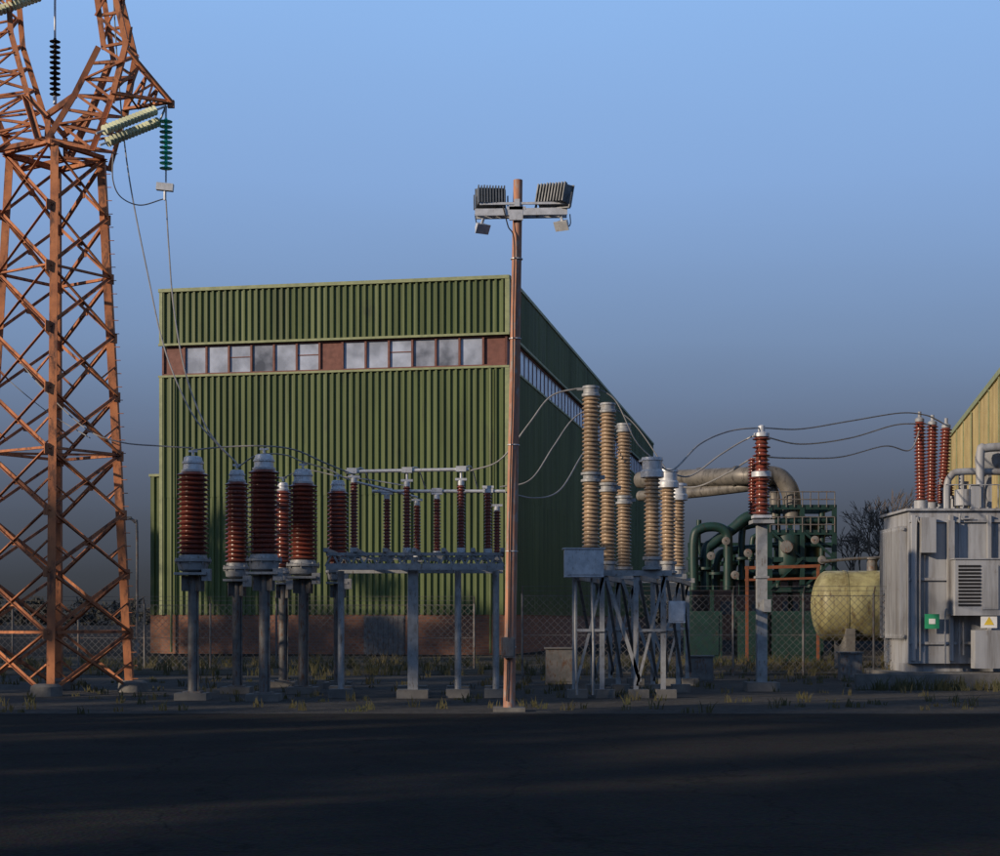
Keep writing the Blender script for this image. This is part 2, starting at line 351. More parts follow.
for sgn in (-1,1):
    tw.angle(TP(60,150,sgn*.95),TP(6,162,sgn*.95),0.12,0.02); tw.angle(TP(48,150,sgn*.95),TP(103,162,sgn*.95),0.12,0.02)
    tw.angle(TP(33,105,sgn*.75),TP(54,128,sgn*.85),0.14,0.02); tw.angle(TP(84,105,sgn*.75),TP(54,128,sgn*.85),0.14,0.02)
    tw.angle(TP(54,128,sgn*.85),TP(54,152,sgn*.95),0.14,0.02)
    tip=P(171,104,DC)
    tw.angle(TP(131,58,sgn*.55),tip,0.11,0.02); tw.angle(TP(117,103,sgn*.72),tip,0.11,0.02)
    for t in (0.3,0.62):
        a=TP(131,58,sgn*.55).lerp(tip,t); b=TP(117,103,sgn*.72).lerp(tip,t); tw.angle(a,b,0.06,0.012)
        c=TP(117,103,sgn*.72).lerp(tip,t-0.28); tw.angle(a,c,0.06,0.012)
    for py in (-40,-75):
        tw.angle(TP(-60,py,sgn*.45),TP(190,py+(8 if py<-50 else 0),sgn*.45),0.12,0.02)
    for j in range(11):
        x0=-60+j*22.5; tw.angle(TP(x0,-40,sgn*.45),TP(x0+11,-74,sgn*.45),0.06,0.012); tw.angle(TP(x0+11,-74,sgn*.45),TP(x0+22,-40,sgn*.45),0.06,0.012)
    tw.angle(TP(112,-40,sgn*.45),TP(100,-75,sgn*.45),0.12,0.02)
for t in (0.3,0.62):
    tw.angle(TP(117,103,-.72).lerp(tip,t),TP(117,103,.72).lerp(tip,t),0.06,0.012)
tw.box(tip,(0.18,0.12,0.2))
foot=M()
for k2 in range(4):
    p=corner(k2,0); foot.lathe(V((p.x,p.y,0)),V((p.x,p.y,1)),[(0.42,0),(0.40,0.25),(0.3,0.32)],16)
def discs(m,p,q,r,pitch=0.15):
    L=(V(q)-V(p)).length; k2=round(L/pitch); pt=L/k2; pr=[]
    for i in range(k2):
        z=i*pt; pr+=[(0.035,z),(0.05,z+pt*.3),(r*0.5,z+pt*.42),(r,z+pt*.62),(r*0.97,z+pt*.72),(0.04,z+pt*.74)]
    pr.append((0.035,L)); m.lathe(p,q,pr,16)
ig=M(); il=M(); ib=M(); fit=M()
discs(ig,P(166,118,DC),P(166,170,DC),0.18)
fit.cyl(P(166,106,DC),P(166,118,DC),0.03); fit.cyl(P(166,170,DC),P(166,182,DC),0.025)
fit.box(P(165,187,DC),(0.46,0.16,0.2),ry=0.1); fit.cyl(P(165,187,DC),P(165,200,DC),0.04)
for dy,dp2 in ((-0.2,-2),(0.2,5)):
    a=P(158,114+dp2,DC)+V((0,dy,0)); b=P(116,148+dp2,DC)+V((0,dy-1.2,0)); discs(il,a,b,0.14,0.12)
    fit.cyl(a,P(166,106,DC),0.03); fit.cyl(b,b+(b-a).normalized()*0.25,0.03)
    a=P(38,-12+dp2,DC)+V((0,dy,0)); b=P(4,18+dp2,DC)+V((0,dy-1.0,0)); discs(il,a,b,0.14,0.12); fit.cyl(a,P(45,-40,DC),0.03)
discs(ib,P(55,38,DC),P(55,96,DC),0.15,0.14); fit.cyl(P(55,-40,DC),P(55,38,DC),0.03); fit.cyl(P(55,96,DC),P(55,104,DC),0.05)
build('lattice_transmission_tower',[('steel_lattice',tw,M_rust),('footings',foot,M_conc),('green_insulator_string',ig,M_insg),('glass_insulator_strings',il,M_insl),('black_insulator_string',ib,M_black),('fittings',fit,M_cap)])

# ---------------------------------------------------------------- red porcelain instrument transformers
def red_ct(px,D,ztop,zbot,rad):
    x=(px-500)*D/F; a=M();b=M();c=M();d=M()
    caph=0.38*rad/0.4
    a.sheds(V((x,D,zbot)),V((x,D,ztop-caph-0.05)),rad*0.70,rad,0.125,28)
    b.lathe(V((x,D,ztop-caph-0.05)),V((x,D,ztop)),[(rad*0.72,0),(rad*0.74,0.05),(rad*0.62,0.07),(rad*0.6,caph*0.55),(rad*0.68,caph*0.56),(rad*0.68,caph*0.68),(rad*0.60,caph*0.72),(rad*0.56,caph*0.98),(rad*0.4,caph*1.05),(0.05,caph*1.06)],24)
    b.cyl(V((x,D,ztop)),V((x,D,ztop+0.12)),0.035)
    b.box((x,D,ztop+0.10),(0.22,0.06,0.05))
    c.lathe(V((x,D,zbot-0.42)),V((x,D,zbot)),[(rad*0.62,0),(rad*0.9,0.05),(rad*0.98,0.2),(rad*0.98,0.24),(rad*1.15,0.25),(rad*1.15,0.31),(rad*0.9,0.33),(rad*0.85,0.42)],24)
    for i in range(8):
        an=i*math.pi/4; c.cyl(V((x+rad*1.05*math.cos(an),D+rad*1.05*math.sin(an),zbot-0.22)),V((x+rad*1.05*math.cos(an),D+rad*1.05*math.sin(an),zbot-0.06)),0.022,n=6)
    c.box((x+rad*0.95,D-0.2,zbot-0.5),(0.22,0.2,0.3))
    c.box((x,D,zbot-0.47),(rad*2.0,rad*2.0,0.06))
    d.cyl(V((x,D,0.15)),V((x,D,zbot-0.5)),0.125,n=16)
    for an in range(4):
        th=an*math.pi/2+0.78; v=V((math.cos(th),math.sin(th),0))
        d.obox(V((x,D,zbot-0.9))+v*0.12-V((-v.y,v.x,0))*0.01,v*rad*0.55,V((-v.y,v.x,0))*0.02,V((0,0,0.38)))
    d.box((x,D,0.2),(0.45,0.45,0.04))
    f=M(); f.box((x,D,0.08),(0.8,0.8,0.2))
    d.tube([V((x+0.14,D-0.05,0.1)),V((x+0.15,D-0.05,zbot-0.7)),V((x+rad*0.9,D-0.2,zbot-0.6))],0.022,6)
    build('instrument_transformer',[('porcelain_insulator',a,M_red),('head_cap',b,M_cap),('base_tank',c,M_galv),('steel_post',d,M_galvd),('footing',f,M_conc)])
for px,D,zt,zb,r in ((193,40.0,6.12,3.62,0.40),(264,39.5,6.12,3.62,0.39),(303,43.4,6.12,3.62,0.40),(237,43.6,6.12,3.55,0.33),(283,47.5,6.12,3.55,0.25),(338,46.8,6.12,3.55,0.32)):
    red_ct(px,D,zt,zb,r)

# ---------------------------------------------------------------- disconnector platform
st=M(); ins=M(); cp=M(); tb=M(); ft=M()
zP=3.35
for D in (40.6,43.6):
    xa=(332-500)*42/F; xb=(503-500)*42/F
    st.beam(V((xa,D,zP)),V((xb,D,zP)),0.12,0.16); st.beam(V((xa,D,zP+0.32)),V((xb,D,zP+0.32)),0.10,0.08)
    for i in range(14):
        x=xa+(xb-xa)*i/14; st.angle(V((x,D,zP)),V((x+(xb-xa)/28,D,zP+0.3)),0.05); st.angle(V((x+(xb-xa)/28,D,zP+0.3)),V((x+(xb-xa)/14,D,zP)),0.05)
for i in range(7):
    x=(332-500)*42/F+i*0.745; st.beam(V((x,40.4,zP+0.42)),V((x,43.9,zP+0.42)),0.1,0.1)
for px in (413,):
    for D in (41,43.4):
        x=(px-500)*D/F; st.beam(V((x,D,0.1)),V((x,D,zP-0.09)),0.26,0.26); ft.box((x,D,0.1),(0.8,0.8,0.24))
for px in (341,458,496):
    for D in (41.2,43.2):
        x=(px-500)*D/F; st.cyl(V((x,D,0.1)),V((x,D,zP-0.09)),0.085); ft.box((x,D,0.1),(0.6,0.6,0.24))
def slim(px,D,ztop,zb=3.85,r=0.11):
    x=(px-500)*D/F
    ins.sheds(V((x,D,zb)),V((x,D,ztop-0.1)),r*0.6,r,0.085,16)
    cp.cyl(V((x,D,ztop-0.1)),V((x,D,ztop+0.02)),r*0.75); cp.box((x,D,ztop+0.05),(0.3,0.14,0.06)); cp.cyl(V((x,D,zb-0.12)),V((x,D,zb)),r*1.0)
    st.box((x,D,zb-0.2),(0.3,0.3,0.15))
tops=[(354,41,5.62),(387,43,5.35),(407,41,5.52),(417,44,5.25),(437,43,5.35),(461,41,5.55),(488,41.5,5.4),(497,44,5.1)]
for px,D,z in tops: slim(px,D,z)
def hx(px,D): return (px-500)*D/F
tb.cyl(V((hx(345,41),41,5.80)),V((hx(469,41),41,5.86)),0.045); tb.cyl(V((hx(372,43),43,5.46)),V((hx(505,43),43,5.46)),0.045)
tb.cyl(V((hx(354,41),41,5.55)),V((hx(417,44),44,5.38)),0.03)
for px,z in ((352,5.8),(407,5.82),(461,5.85)):
    tb.box((hx(px,41),41,z+0.02),(0.26,0.16,0.14)); tb.cyl(V((hx(px,41),41,5.55)),V((hx(px,41),41,z)),0.03)
    tb.tube([V((hx(px,41),41,z)),V((hx(px,41)+0.25,41.3,z+0.1)),V((hx(px,41)+0.4,42.5,5.5))],0.018,6)
for px in (387,437,488): tb.box((hx(px,43),43,5.48),(0.28,0.14,0.12))
build('disconnector_switch',[('steel_platform',st,M_galv),('post_insulators',ins,M_red),('insulator_caps',cp,M_cap),('contact_tubes',tb,M_cap),('footings',ft,M_conc)])

# ---------------------------------------------------------------- buff circuit breakers
def buff(X,D,zt,zb,r,two,name):
    a=M();b=M();c=M()
    if two:
        zm=zb+(zt-zb)*0.47
        a.sheds(V((X,D,zb)),V((X,D,zm-0.12)),r*0.72,r,0.105,24); a.sheds(V((X,D,zm+0.12)),V((X,D,zt-0.25)),r*0.72,r,0.105,24)
        b.lathe(V((X,D,zm-0.14)),V((X,D,zm+0.14)),[(r*0.8,0),(r*1.1,0.02),(r*1.1,0.08),(r*0.85,0.1),(r*0.85,0.18),(r*1.1,0.20),(r*1.1,0.26),(r*0.8,0.28)],20)
        b.box((X+r*1.1,D,zm),(0.2,0.1,0.1))
    else:
        a.sheds(V((X,D,zb)),V((X,D,zt-0.5)),r*0.72,r,0.105,24)
    h=0.25 if two else 0.5
    rr=r if two else r*1.4
    b.lathe(V((X,D,zt-h)),V((X,D,zt+0.05)),[(r*0.8,0),(rr,0.03),(rr,h*0.35),(rr*0.85,h*0.45),(rr*0.85,h*0.9),(rr*0.95,h*0.92),(rr*0.9,h+0.04),(0.05,h+0.05)],20)
    b.box((X-r*0.9,D,zt-0.05),(0.3,0.1,0.04))
    c.lathe(V((X,D,zb-0.35)),V((X,D,zb)),[(r*0.9,0),(r*1.2,0.02),(r*1.2,0.08),(r*0.9,0.1),(r*0.9,0.25),(r*1.15,0.27),(r*1.15,0.35)],20)
    build(name,[('porcelain_column',a,M_beige),('metal_heads',b,M_galv if two else M_cap),('base',c,M_galv)])
for X,D in ((2.33,41),(2.98,44.2),(3.78,48.8)): buff(X,D,7.95,3.62,0.235,True,'circuit_breaker_pole')
for X,D in ((3.90,41),(4.64,44.2),(5.43,48.8)): buff(X,D,6.12,3.62,0.215,False,'voltage_transformer')
sf=M(); cb=M(); ff=M()
rows=[(2.33,41),(2.98,44.2),(3.78,48.8)]; rows2=[(3.90,41),(4.64,44.2),(5.43,48.8)]
for (xa,D),(xb,_) in zip(rows,rows2):
    sf.beam(V((xa-0.6,D,3.2)),V((xb+0.5,D,3.2)),0.14,0.14)
    for x in (xa-0.35,xa+0.35,xb-0.35,xb+0.35):
        sf.angle(V((x,D,0.1)),V((x,D,3.14)),0.13,0.02); ff.box((x,D,0.1),(0.5,0.5,0.24))
    for x in (xa,xb):
        sf.angle(V((x-0.35,D,0.3)),V((x+0.35,D,3.1)),0.07); sf.angle(V((x-0.35,D,1.7)),V((x+0.35,D,1.7)),0.07)
    sf.angle(V((xa+0.35,D,3.1)),V((xb-0.35,D,0.4)),0.09); 
for R_ in (rows,rows2):
    for (x0,d0),(x1,d1) in zip(R_[:-1],R_[1:]):
        for o in (-0.35,0.35):
            sf.beam(V((x0+o,d0,3.08)),V((x1+o,d1,3.08)),0.1,0.12); sf.angle(V((x0+o,d0,3.0)),V((x1+o,d1,0.4)),0.08)
cb.box((2.1,40.2,3.42),(0.98,0.6,0.7)); cb.box((2.1,40.2,3.785),(1.06,0.68,0.03)); cb.box((2.1,39.885,3.42),(0.84,0.02,0.58)); cb.box((2.42,39.86,3.42),(0.04,0.03,0.14))
cb.box((1.72,39.88,3.42),(0.03,0.03,0.6))
cb.box((4.45,40.3,2.2),(0.4,0.3,0.55)); cb.box((4.45,40.14,2.2),(0.33,0.02,0.46))
sf.tube([V((1.9,40.2,3.05)),V((1.9,40.3,1.5)),V((1.95,40.5,0.1))],0.03); sf.tube([V((2.3,40.2,3.05)),V((2.35,40.3,1.5)),V((2.35,40.5,0.1))],0.03)
build('breaker_support_structure',[('steel_frame',sf,M_galv),('control_cabinets',cb,M_cap),('footings',ff,M_conc)])

# ---------------------------------------------------------------- floodlight mast
pm=M(); D=35.0
ptop=P(518,180,D); pbot=V(((509-500)*D/F,D,0))
pm.lathe(pbot,ptop,[(0.13,0),(0.125,3),(0.115,7),(0.10,(ptop-pbot).length)],18)
arm=M(); c0=P(516,214,D)
xa=P(475,214,D).x; xb=P(567,214,D).x
for dy in (-0.14,0.14):
    arm.beam(V((xa,D+dy,c0.z)),V((xb,D+dy,c0.z+0.03)),0.05,0.15)
arm.beam(V((xa+0.1,D-0.17,c0.z+0.18)),V((xb-0.05,D-0.17,c0.z+0.2)),0.04,0.05)
arm.box((c0.x,D,c0.z+0.09),(0.42,0.34,0.07)); arm.box((c0.x,D-0.14,c0.z),(0.3,0.06,0.34)); arm.box((c0.x+0.02,D-0.16,c0.z+0.2),(0.12,0.1,0.16))
for px in (478,488,498,537,550,562): arm.beam(V((P(px,0,D).x,D-0.16,c0.z)),V((P(px,0,D).x,D+0.16,c0.z)),0.04,0.05)
hd=M(); hl=M()
def flood(cx_,cz,rz,ry,w=0.68,h=0.46):
    Rm=Matrix.Translation(V((cx_,D,cz)))@Matrix.Rotation(ry,4,'Y')@Matrix.Rotation(rz,4,'Z')@Matrix.Rotation(math.radians(-8),4,'X')
    t=M()
    vs=[(-w/2,0.10,-h/2),(w/2,0.10,-h/2),(w/2,0.10,h/2),(-w/2,0.10,h/2),(-w*0.45,-0.08,-h*0.42),(w*0.45,-0.08,-h*0.42),(w*0.45,-0.08,h*0.42),(-w*0.45,-0.08,h*0.42)]
    t.add(vs,[(3,2,1,0),(4,5,6,7),(0,1,5,4),(1,2,6,5),(2,3,7,6),(3,0,4,7)])
    t.box((0,0.12,0),(w*1.06,0.03,h*1.08))
    nf=10
    for i in range(nf):
        x=-w*0.44+w*0.88*i/(nf-1); t.box((x,-0.13,0),(0.028,0.11,h*random.uniform(0.9,0.96)))
    for sx in (-1,1):
        t.box((sx*(w/2+0.05),0.02,-h*0.28),(0.025,0.06,h*0.75))
    t.box((0,0.02,-h*0.66),(w+0.12,0.06,0.025))
    hd.add([Rm@V(v) for v in t.v],t.f)
    t=M(); t.box((0,0.14,0),(w*0.95,0.012,h*0.95)); hl.add([Rm@V(v) for v in t.v],t.f)
flood(P(491,197,D).x,P(491,197,D).z,math.radians(6),0.0,0.64,0.42); flood(P(554,195,D).x,P(554,195,D).z,math.radians(-32),math.radians(5),0.76,0.46)
def smallflood(px,py,rz):
    p=P(px,py,D); Rm=Matrix.Translation(p)@Matrix.Rotation(rz,4,'Z')@Matrix.Rotation(math.radians(35),4,'X')
    t=M(); vs=[(-0.15,-0.1,-0.1),(0.15,-0.1,-0.1),(0.15,-0.1,0.1),(-0.15,-0.1,0.1),(-0.09,0.1,-0.06),(0.09,0.1,-0.06),(0.09,0.1,0.06),(-0.09,0.1,0.06)]
    t.add(vs,[(0,1,2,3),(7,6,5,4),(4,5,1,0),(5,6,2,1),(6,7,3,2),(7,4,0,3)]); t.box((0,-0.11,0),(0.32,0.02,0.22)); t.box((0,0.0,0.12),(0.05,0.04,0.16))
    arm.add([Rm@V(v) for v in t.v],t.f)
smallflood(481,227,0.5); smallflood(563,224,-0.5)
cb2=M()
def polept(t,dx): 
    p=pbot.lerp(ptop,t); return V((p.x+dx,D-0.15,p.z))
cb2.tube([P(503,208,D)+V((0,-.2,0)),P(508,228,D)+V((0,-.18,0)),polept(0.88,-0.06)]+[polept(t,-0.05+random.uniform(-.012,.012)) for t in (0.75,0.6,0.45,0.3,0.15,0.02)],0.014,6)
cb2.tube([P(570,214,D),P(570,225,D),P(563,228,D)],0.012,6); cb2.tube([P(475,214,D),P(477,224,D),P(482,226,D)],0.012,6)
for t in (0.12,0.3,0.5,0.7,0.85):
    p=pbot.lerp(ptop,t); arm.lathe(p,p+(ptop-pbot).normalized(),[(0.11,0),(0.137,0.005),(0.137,0.025),(0.11,0.03)],16)
pf=M(); pf.box((pbot.x,D,0.04),(0.7,0.7,0.1)); pf2=M(); pf2.box((pbot.x-0.02,D-0.22,1.4),(0.30,0.2,0.45)); pf2.box((pbot.x-0.02,D-0.335,1.4),(0.24,0.02,0.38))
build('floodlight_mast',[('pole',pm,M_wood),('crossarm',arm,M_cap),('floodlight_housings',hd,M_flood),('floodlight_lenses',hl,M_glassC),('cables',cb2,M_dark),('footing',pf,M_conc),('junction_box',pf2,M_galvd)])

# ---------------------------------------------------------------- surge arrester post
sa=M(); sp=M(); sc2=M(); sff=M(); D=45.0; x=hx(761.5,D)
sa.sheds(V((x,D,4.95)),V((x,D,7.15)),0.15,0.26,0.115,22,alt=0.25)
for i in (-1,1):
    sa.sheds(V((x+i*0.18,D+0.5,5.0)),V((x+i*0.18,D+0.5,6.6)),0.07,0.13,0.09,14)
sc2.lathe(V((x,D,7.15)),V((x,D,7.5)),[(0.22,0),(0.22,0.1),(0.1,0.14),(0.1,0.3),(0.04,0.34)],16); sc2.box((x,D,4.9),(0.5,0.5,0.08))
sc2.lathe(V((x,D,6.0)),V((x,D,6.2)),[(0.17,0),(0.28,0.02),(0.28,0.16),(0.17,0.2)],20)
sp.beam(V((x,D,0.1)),V((x,D,4.85)),0.28,0.28); sp.box((x,D,4.75),(0.6,0.8,0.1)); sp.box((x,D,3.2),(0.38,0.36,0.06)); sp.box((x+0.12,D-0.22,2.4),(0.2,0.12,0.35))
sff.box((x,D,0.1),(0.9,0.9,0.3))
build('surge_arrester',[('porcelain_stack',sa,M_red),('terminals',sc2,M_cap),('steel_column',sp,M_galv),('footing',sff,M_conc)])

# ---------------------------------------------------------------- power transformer (right)
D=55.0; q=D/F
tb_=M(); rib=M(); bush=M(); pip=M(); con=M(); lou=M(); gs=M(); ys=M(); ws=M(); cabn=M()
xl=hx(909,D); xr=xl+7.0; zt=5.75
tb_.box(((xl+xr)/2,D+1.8,(0.5+zt)/2),(xr-xl,3.6,zt-0.5)); tb_.box(((xl+xr)/2,D+1.8,zt+0.04),(xr-xl+0.25,3.85,0.08)); tb_.box(((xl+xr)/2,D+1.8,0.35),(xr-xl+0.1,3.0,0.3))
for i in range(6): rib.box((xl+0.12+i*1.3,D-0.09,3.1),(0.12,0.17,5.0))
for z in (1.2,3.4,5.4): rib.box(((xl+xr)/2,D-0.05,z),(xr-xl,0.09,0.09))
for i in range(12): rib.box((xl-0.13,D+0.3+i*0.26,3.3),(0.24,0.05,3.9))
rib.cyl(V((xl-0.16,D+0.2,5.15)),V((xl-0.16,D+3.3,5.15)),0.06); rib.cyl(V((xl-0.16,D+0.2,1.45)),V((xl-0.16,D+3.3,1.45)),0.06)
rib.box((hx(926,D),D-0.22,4.9),(0.5,0.3,1.2)); rib.box((hx(949,D),D-0.2,3.8),(0.2,0.26,3.2))
for i in range(24):
    rib.cyl(V((xl+0.1+i*0.29,D+0.0,zt+0.08)),V((xl+0.1+i*0.29,D,zt+0.13)),0.03,n=6)
cx_=hx(976,D-0.6); cabn.box((cx_,D-0.5,2+(620-588)*q),(1.55,0.7,1.9)); cabn.box((cx_,D-0.5,2+(620-588)*q+0.97),(1.65,0.8,0.04))
for i in range(12): lou.box((cx_-0.3,D-0.87,2.5+i*0.12),(0.75,0.03,0.07),rx=0.4)
cabn.box((cx_+0.4,D-0.87,3.1),(0.55,0.03,1.5))
cabn.box((hx(990,D-0.6),D-0.5,1.0),(1.1,0.5,1.3))
for px,z0,z1 in ((915,1.0,5.2),(919,0.6,4.2),(958,0.8,5.3),(962,0.8,3.5),(944,0.5,2.2)):
    pip.tube([V((hx(px,D),D-0.16,z0)),V((hx(px,D),D-0.16,z1)),V((hx(px,D)+0.12,D-0.16,z1+0.15)),V((hx(px,D)+0.5,D-0.16,z1+0.18))],0.03,6,4)
gs.box((hx(932,D-0.3),D-0.3,1.95),(0.5,0.02,0.5)); ws.box((hx(932,D-0.3),D-0.315,1.95),(0.22,0.01,0.18))
ws.box((hx(990,D-0.9),D-0.78,1.95),(0.55,0.02,0.45)); 
p=V((hx(990,D-0.9),D-0.80,1.83)); ys.add([p+V((-0.17,0,0)),p+V((0.17,0,0)),p+V((0,0,0.28))],[(0,1,2)])
for i,(px,dd) in enumerate(((921,0.7),(931,1.6),(942,2.5))):
    b0=V((hx(px,D+dd),D+dd,zt+0.1)); b1=b0+V((0.10*(i-1)+0.05,0,3.05))
    con.cyl(b0,b0+V((0,0,0.3)),0.24); bush.sheds(b0+V((0,0,0.3)),b1,0.13,0.215,0.12,20)
    con.cyl(b1,b1+V((0,0,0.35)),0.06); con.lathe(b1,b1+V((0,0,1)),[(0.16,0),(0.16,0.1),(0.08,0.16)],16)
for px in (958,968): 
    b0=V((hx(px,D),D+2.2,zt+0.1)); bush.sheds(b0+V((0,0,0.3)),b0+V((0,0,1.0)),0.08,0.15,0.09,16); con.cyl(b0,b0+V((0,0,0.3)),0.15); con.cyl(b0+V((0,0,1.0)),b0+V((0,0,1.2)),0.03)
pip.tube([V((hx(952,D),D+0.6,zt)),V((hx(952,D),D+0.6,zt+0.9)),V((hx(956,D),D+0.6,zt+1.25)),V((hx(966,D),D+0.6,zt+1.4)),V((hx(1010,D),D+0.6,zt+1.4))],0.12,12)
pip.tube([V((hx(984,D),D+0.4,zt)),V((hx(984,D),D+0.4,zt+2.0)),V((hx(990,D),D+0.4,zt+2.2)),V((hx(1020,D),D+0.4,zt+2.25))],0.15,12)
con.lathe(V((hx(990,D),D+1.4,zt+1.9)),V((hx(1090,D),D+1.4,zt+1.9)),[(0.35,0),(0.5,0.05),(0.52,0.1),(0.52,3.3),(0.4,3.4)],24)
con.cyl(V((hx(966,D),D+0.3,zt+0.2)),V((hx(966,D),D+0.3,zt+0.75)),0.3); con.box((hx(976,D),D+0.2,zt+0.5),(0.3,0.3,0.8)); 
for px in (1000,1040): con.box((hx(px,D),D+1.4,zt+0.7),(0.12,0.6,1.4))
for i in range(6): pip.cyl(V((hx(946,D)+i*0.6,D+0.02,zt)),V((hx(946,D)+i*0.6,D+0.02,zt+0.9)),0.02,n=6)
pip.cyl(V((hx(946,D),D+0.02,zt+0.9)),V((hx(946,D)+4,D+0.02,zt+0.9)),0.02,n=6)
for (px,dd,z0,z1) in ((955,1.2,0,0.8),(974,1.5,0,1.5),(981,2.0,0,1.1),(962,1.0,0,0.5)):
    con.cyl(V((hx(px,D),D+dd,zt+z0)),V((hx(px,D),D+dd,zt+z1)),0.1); con.cyl(V((hx(px,D),D+dd,zt+z1)),V((hx(px,D),D+dd,zt+z1+0.08)),0.16)
plinth=M(); plinth.box(((xl+xr)/2,D+1.8,0.1),(xr-xl+1.5,5.4,0.22))
build('power_transformer',[('tank',tb_,M_trafo),('stiffeners_and_radiators',rib,M_trafo),('bushings',bush,M_red),('pipework',pip,M_trafo),('conservator_and_turrets',con,M_trafo),('control_cabinet',cabn,M_trafo),('louvres',lou,M_dark),('green_sign_plate',gs,M_signg),('white_plate',ws,M_white),('warning_triangle',ys,M_yellow),('concrete_plinth',plinth,M_conc)])

# ---------------------------------------------------------------- storage tank
D=63.0; t1=M(); t2=M(); t3=M()
x0=hx(811,D); zc=2+(620-606)*D/F; r=1.38
pr=[(0.02,0)]+[(r*math.sin(a),0.6*(1-math.cos(a))) for a in [math.pi/2*i/8 for i in range(1,9)]]+[(r,5.6)]+[(r*math.cos(a),5.6+0.6*math.sin(a)) for a in [math.pi/2*i/6 for i in range(1,6)]]
t1.lathe(V((x0,D,zc)),V((x0+8,D-0.8,zc)),pr,40)
dx=V((8,-0.8,0)).normalized()
for t in (1.3,4.6):
    c=V((x0,D,0))+dx*t; t2.box(c+V((0,0,(zc-r)/2+0.25)),(0.35,2.2,zc-r+0.5)); t1.lathe(V((x0,D,zc))+dx*(t-0.08),V((x0,D,zc))+dx*(t+5),[(r,0),(r+0.02,0.01),(r+0.02,0.12),(r,0.13)],40)
t3.tube([V((x0+0.3,D-0.3,zc+r+0.35)),V((x0+2.2,D-0.1,zc+r+0.5)),V((x0+5.5,D+0.4,zc+r+0.55))],0.06,8); t3.cyl(V((x0+2.4,D,zc+r-.1)),V((x0+2.4,D,zc+r+0.45)),0.2); t3.cyl(V((x0+2.4,D,zc+r+0.45)),V((x0+2.4,D,zc+r+0.52)),0.28)
t3.cyl(V((x0+4,D,zc+r-.1)),V((x0+4,D,zc+r+0.45)),0.08)
build('horizontal_storage_tank',[('tank_shell',t1,M_tank),('saddles',t2,M_conc),('fittings',t3,M_galvd)])

# ---------------------------------------------------------------- cooling / process pipework
D=74.0; a=M(); b=M(); c=M(); d=M(); e=M(); e2=M()
def T(px,py,dd=0): return P(px,py,D+dd)
a.tube([T(640,480,6),T(690,478,3),T(745,476),T(772,475),T(784,481),T(791,495),T(792,520)],0.42,18)
a.tube([T(640,496,6),T(690,493,3),T(742,487,0.5),T(765,484,0.5),T(774,494,0.5),T(775,520,0.5)],0.26,14)
for px,py in ((700,478),(735,476.5),(765,475.5)): a.lathe(T(px,py,3 if px<710 else 0.6 if px<740 else 0),T(px+10,py,0.3),[(0.43,0),(0.5,0.01),(0.5,0.12),(0.43,0.13)],20)
fx=[T(768,0).x,T(800,0).x,T(832,0).x]
for x in fx:
    for dd in (-0.5,2.5):
        c.beam(V((x,D+dd,0)),V((x,D+dd,P(0,506,D).z)),0.2,0.2)
for py in (508,533,560,590):
    z=P(0,py,D).z
    for dd in (-0.5,2.5): c.beam(V((fx[0]-0.1,D+dd,z)),V((fx[2]+0.1,D+dd,z)),0.14,0.22)
    for x in fx: c.beam(V((x,D-0.5,z)),V((x,D+2.5,z)),0.14,0.2)
for i in range(2):
    c.angle(V((fx[i],D-0.62,P(0,590,D).z)),V((fx[i+1],D-0.62,P(0,560,D).z)),0.1); c.angle(V((fx[i+1],D-0.62,P(0,560,D).z)),V((fx[i],D-0.62,P(0,533,D).z)),0.1)
b.lathe(T(788,578),T(788,525),[(0.05,0),(0.6,0.15),(0.65,0.3),(0.65,1.9),(0.45,2.2),(0.05,2.3)],24)
b.cyl(T(812,590,.5),T(812,518,.5),0.34,n=20); b.cyl(T(822,590,-.2),T(822,512,-.2),0.14)
b.cyl(T(778,595,.2),T(778,508,.2),0.12); b.cyl(T(803,590,-.3),T(803,515,-.3),0.09)
b.cyl(T(770,522,-.4),T(832,520,-.4),0.16); b.cyl(T(768,545,-.3),T(835,545,-.3),0.12); b.cyl(T(770,574,-.2),T(835,574,-.2),0.18)
d.lathe(T(787,547,-1.0),T(787,547,-0.6),[(0.05,0),(0.26,0.02),(0.31,0.1),(0.31,0.25),(0.24,0.3)],24)
for kk,pp in enumerate(([(694,590),(694,540),(701,529),(716,527),(726,532),(728,545),(728,590)],[(706,590),(706,552),(714,543),(734,528),(748,517),(770,514)],[(742,595),(742,535),(748,526),(770,523)],[(716,590),(717,560),(730,551),(768,548)],[(690,565),(720,574),(768,572)],[(699,520),(699,545),(708,562),(740,563)],[(752,590),(752,545),(756,536),(770,534)],[(733,590),(735,566),(745,558),(768,558)])):
    b.tube([T(x,y,-0.8+kk*0.35) for x,y in pp],(0.22,0.26,0.16,0.2,0.14,0.12,0.13,0.1)[kk],12,6)
for px,py in ((694,560),(728,565),(706,570),(742,560),(716,575),(752,560),(694,575),(742,580)):
    b.lathe(T(px,py,-0.6),T(px,py-10,-0.6),[(0.24,0),(0.36,0.01),(0.36,0.12),(0.24,0.13)],16)
for px,py in ((711,556),(726,541),(748,553),(735,575),(815,540),(822,560)):
    d.lathe(T(px,py,-1.2),T(px,py,-1.1),[(0.12,0),(0.19,0.02),(0.19,0.05),(0.12,0.06)],14); b.cyl(T(px,py,-1.2),T(px,py,-0.2),0.04,n=6)
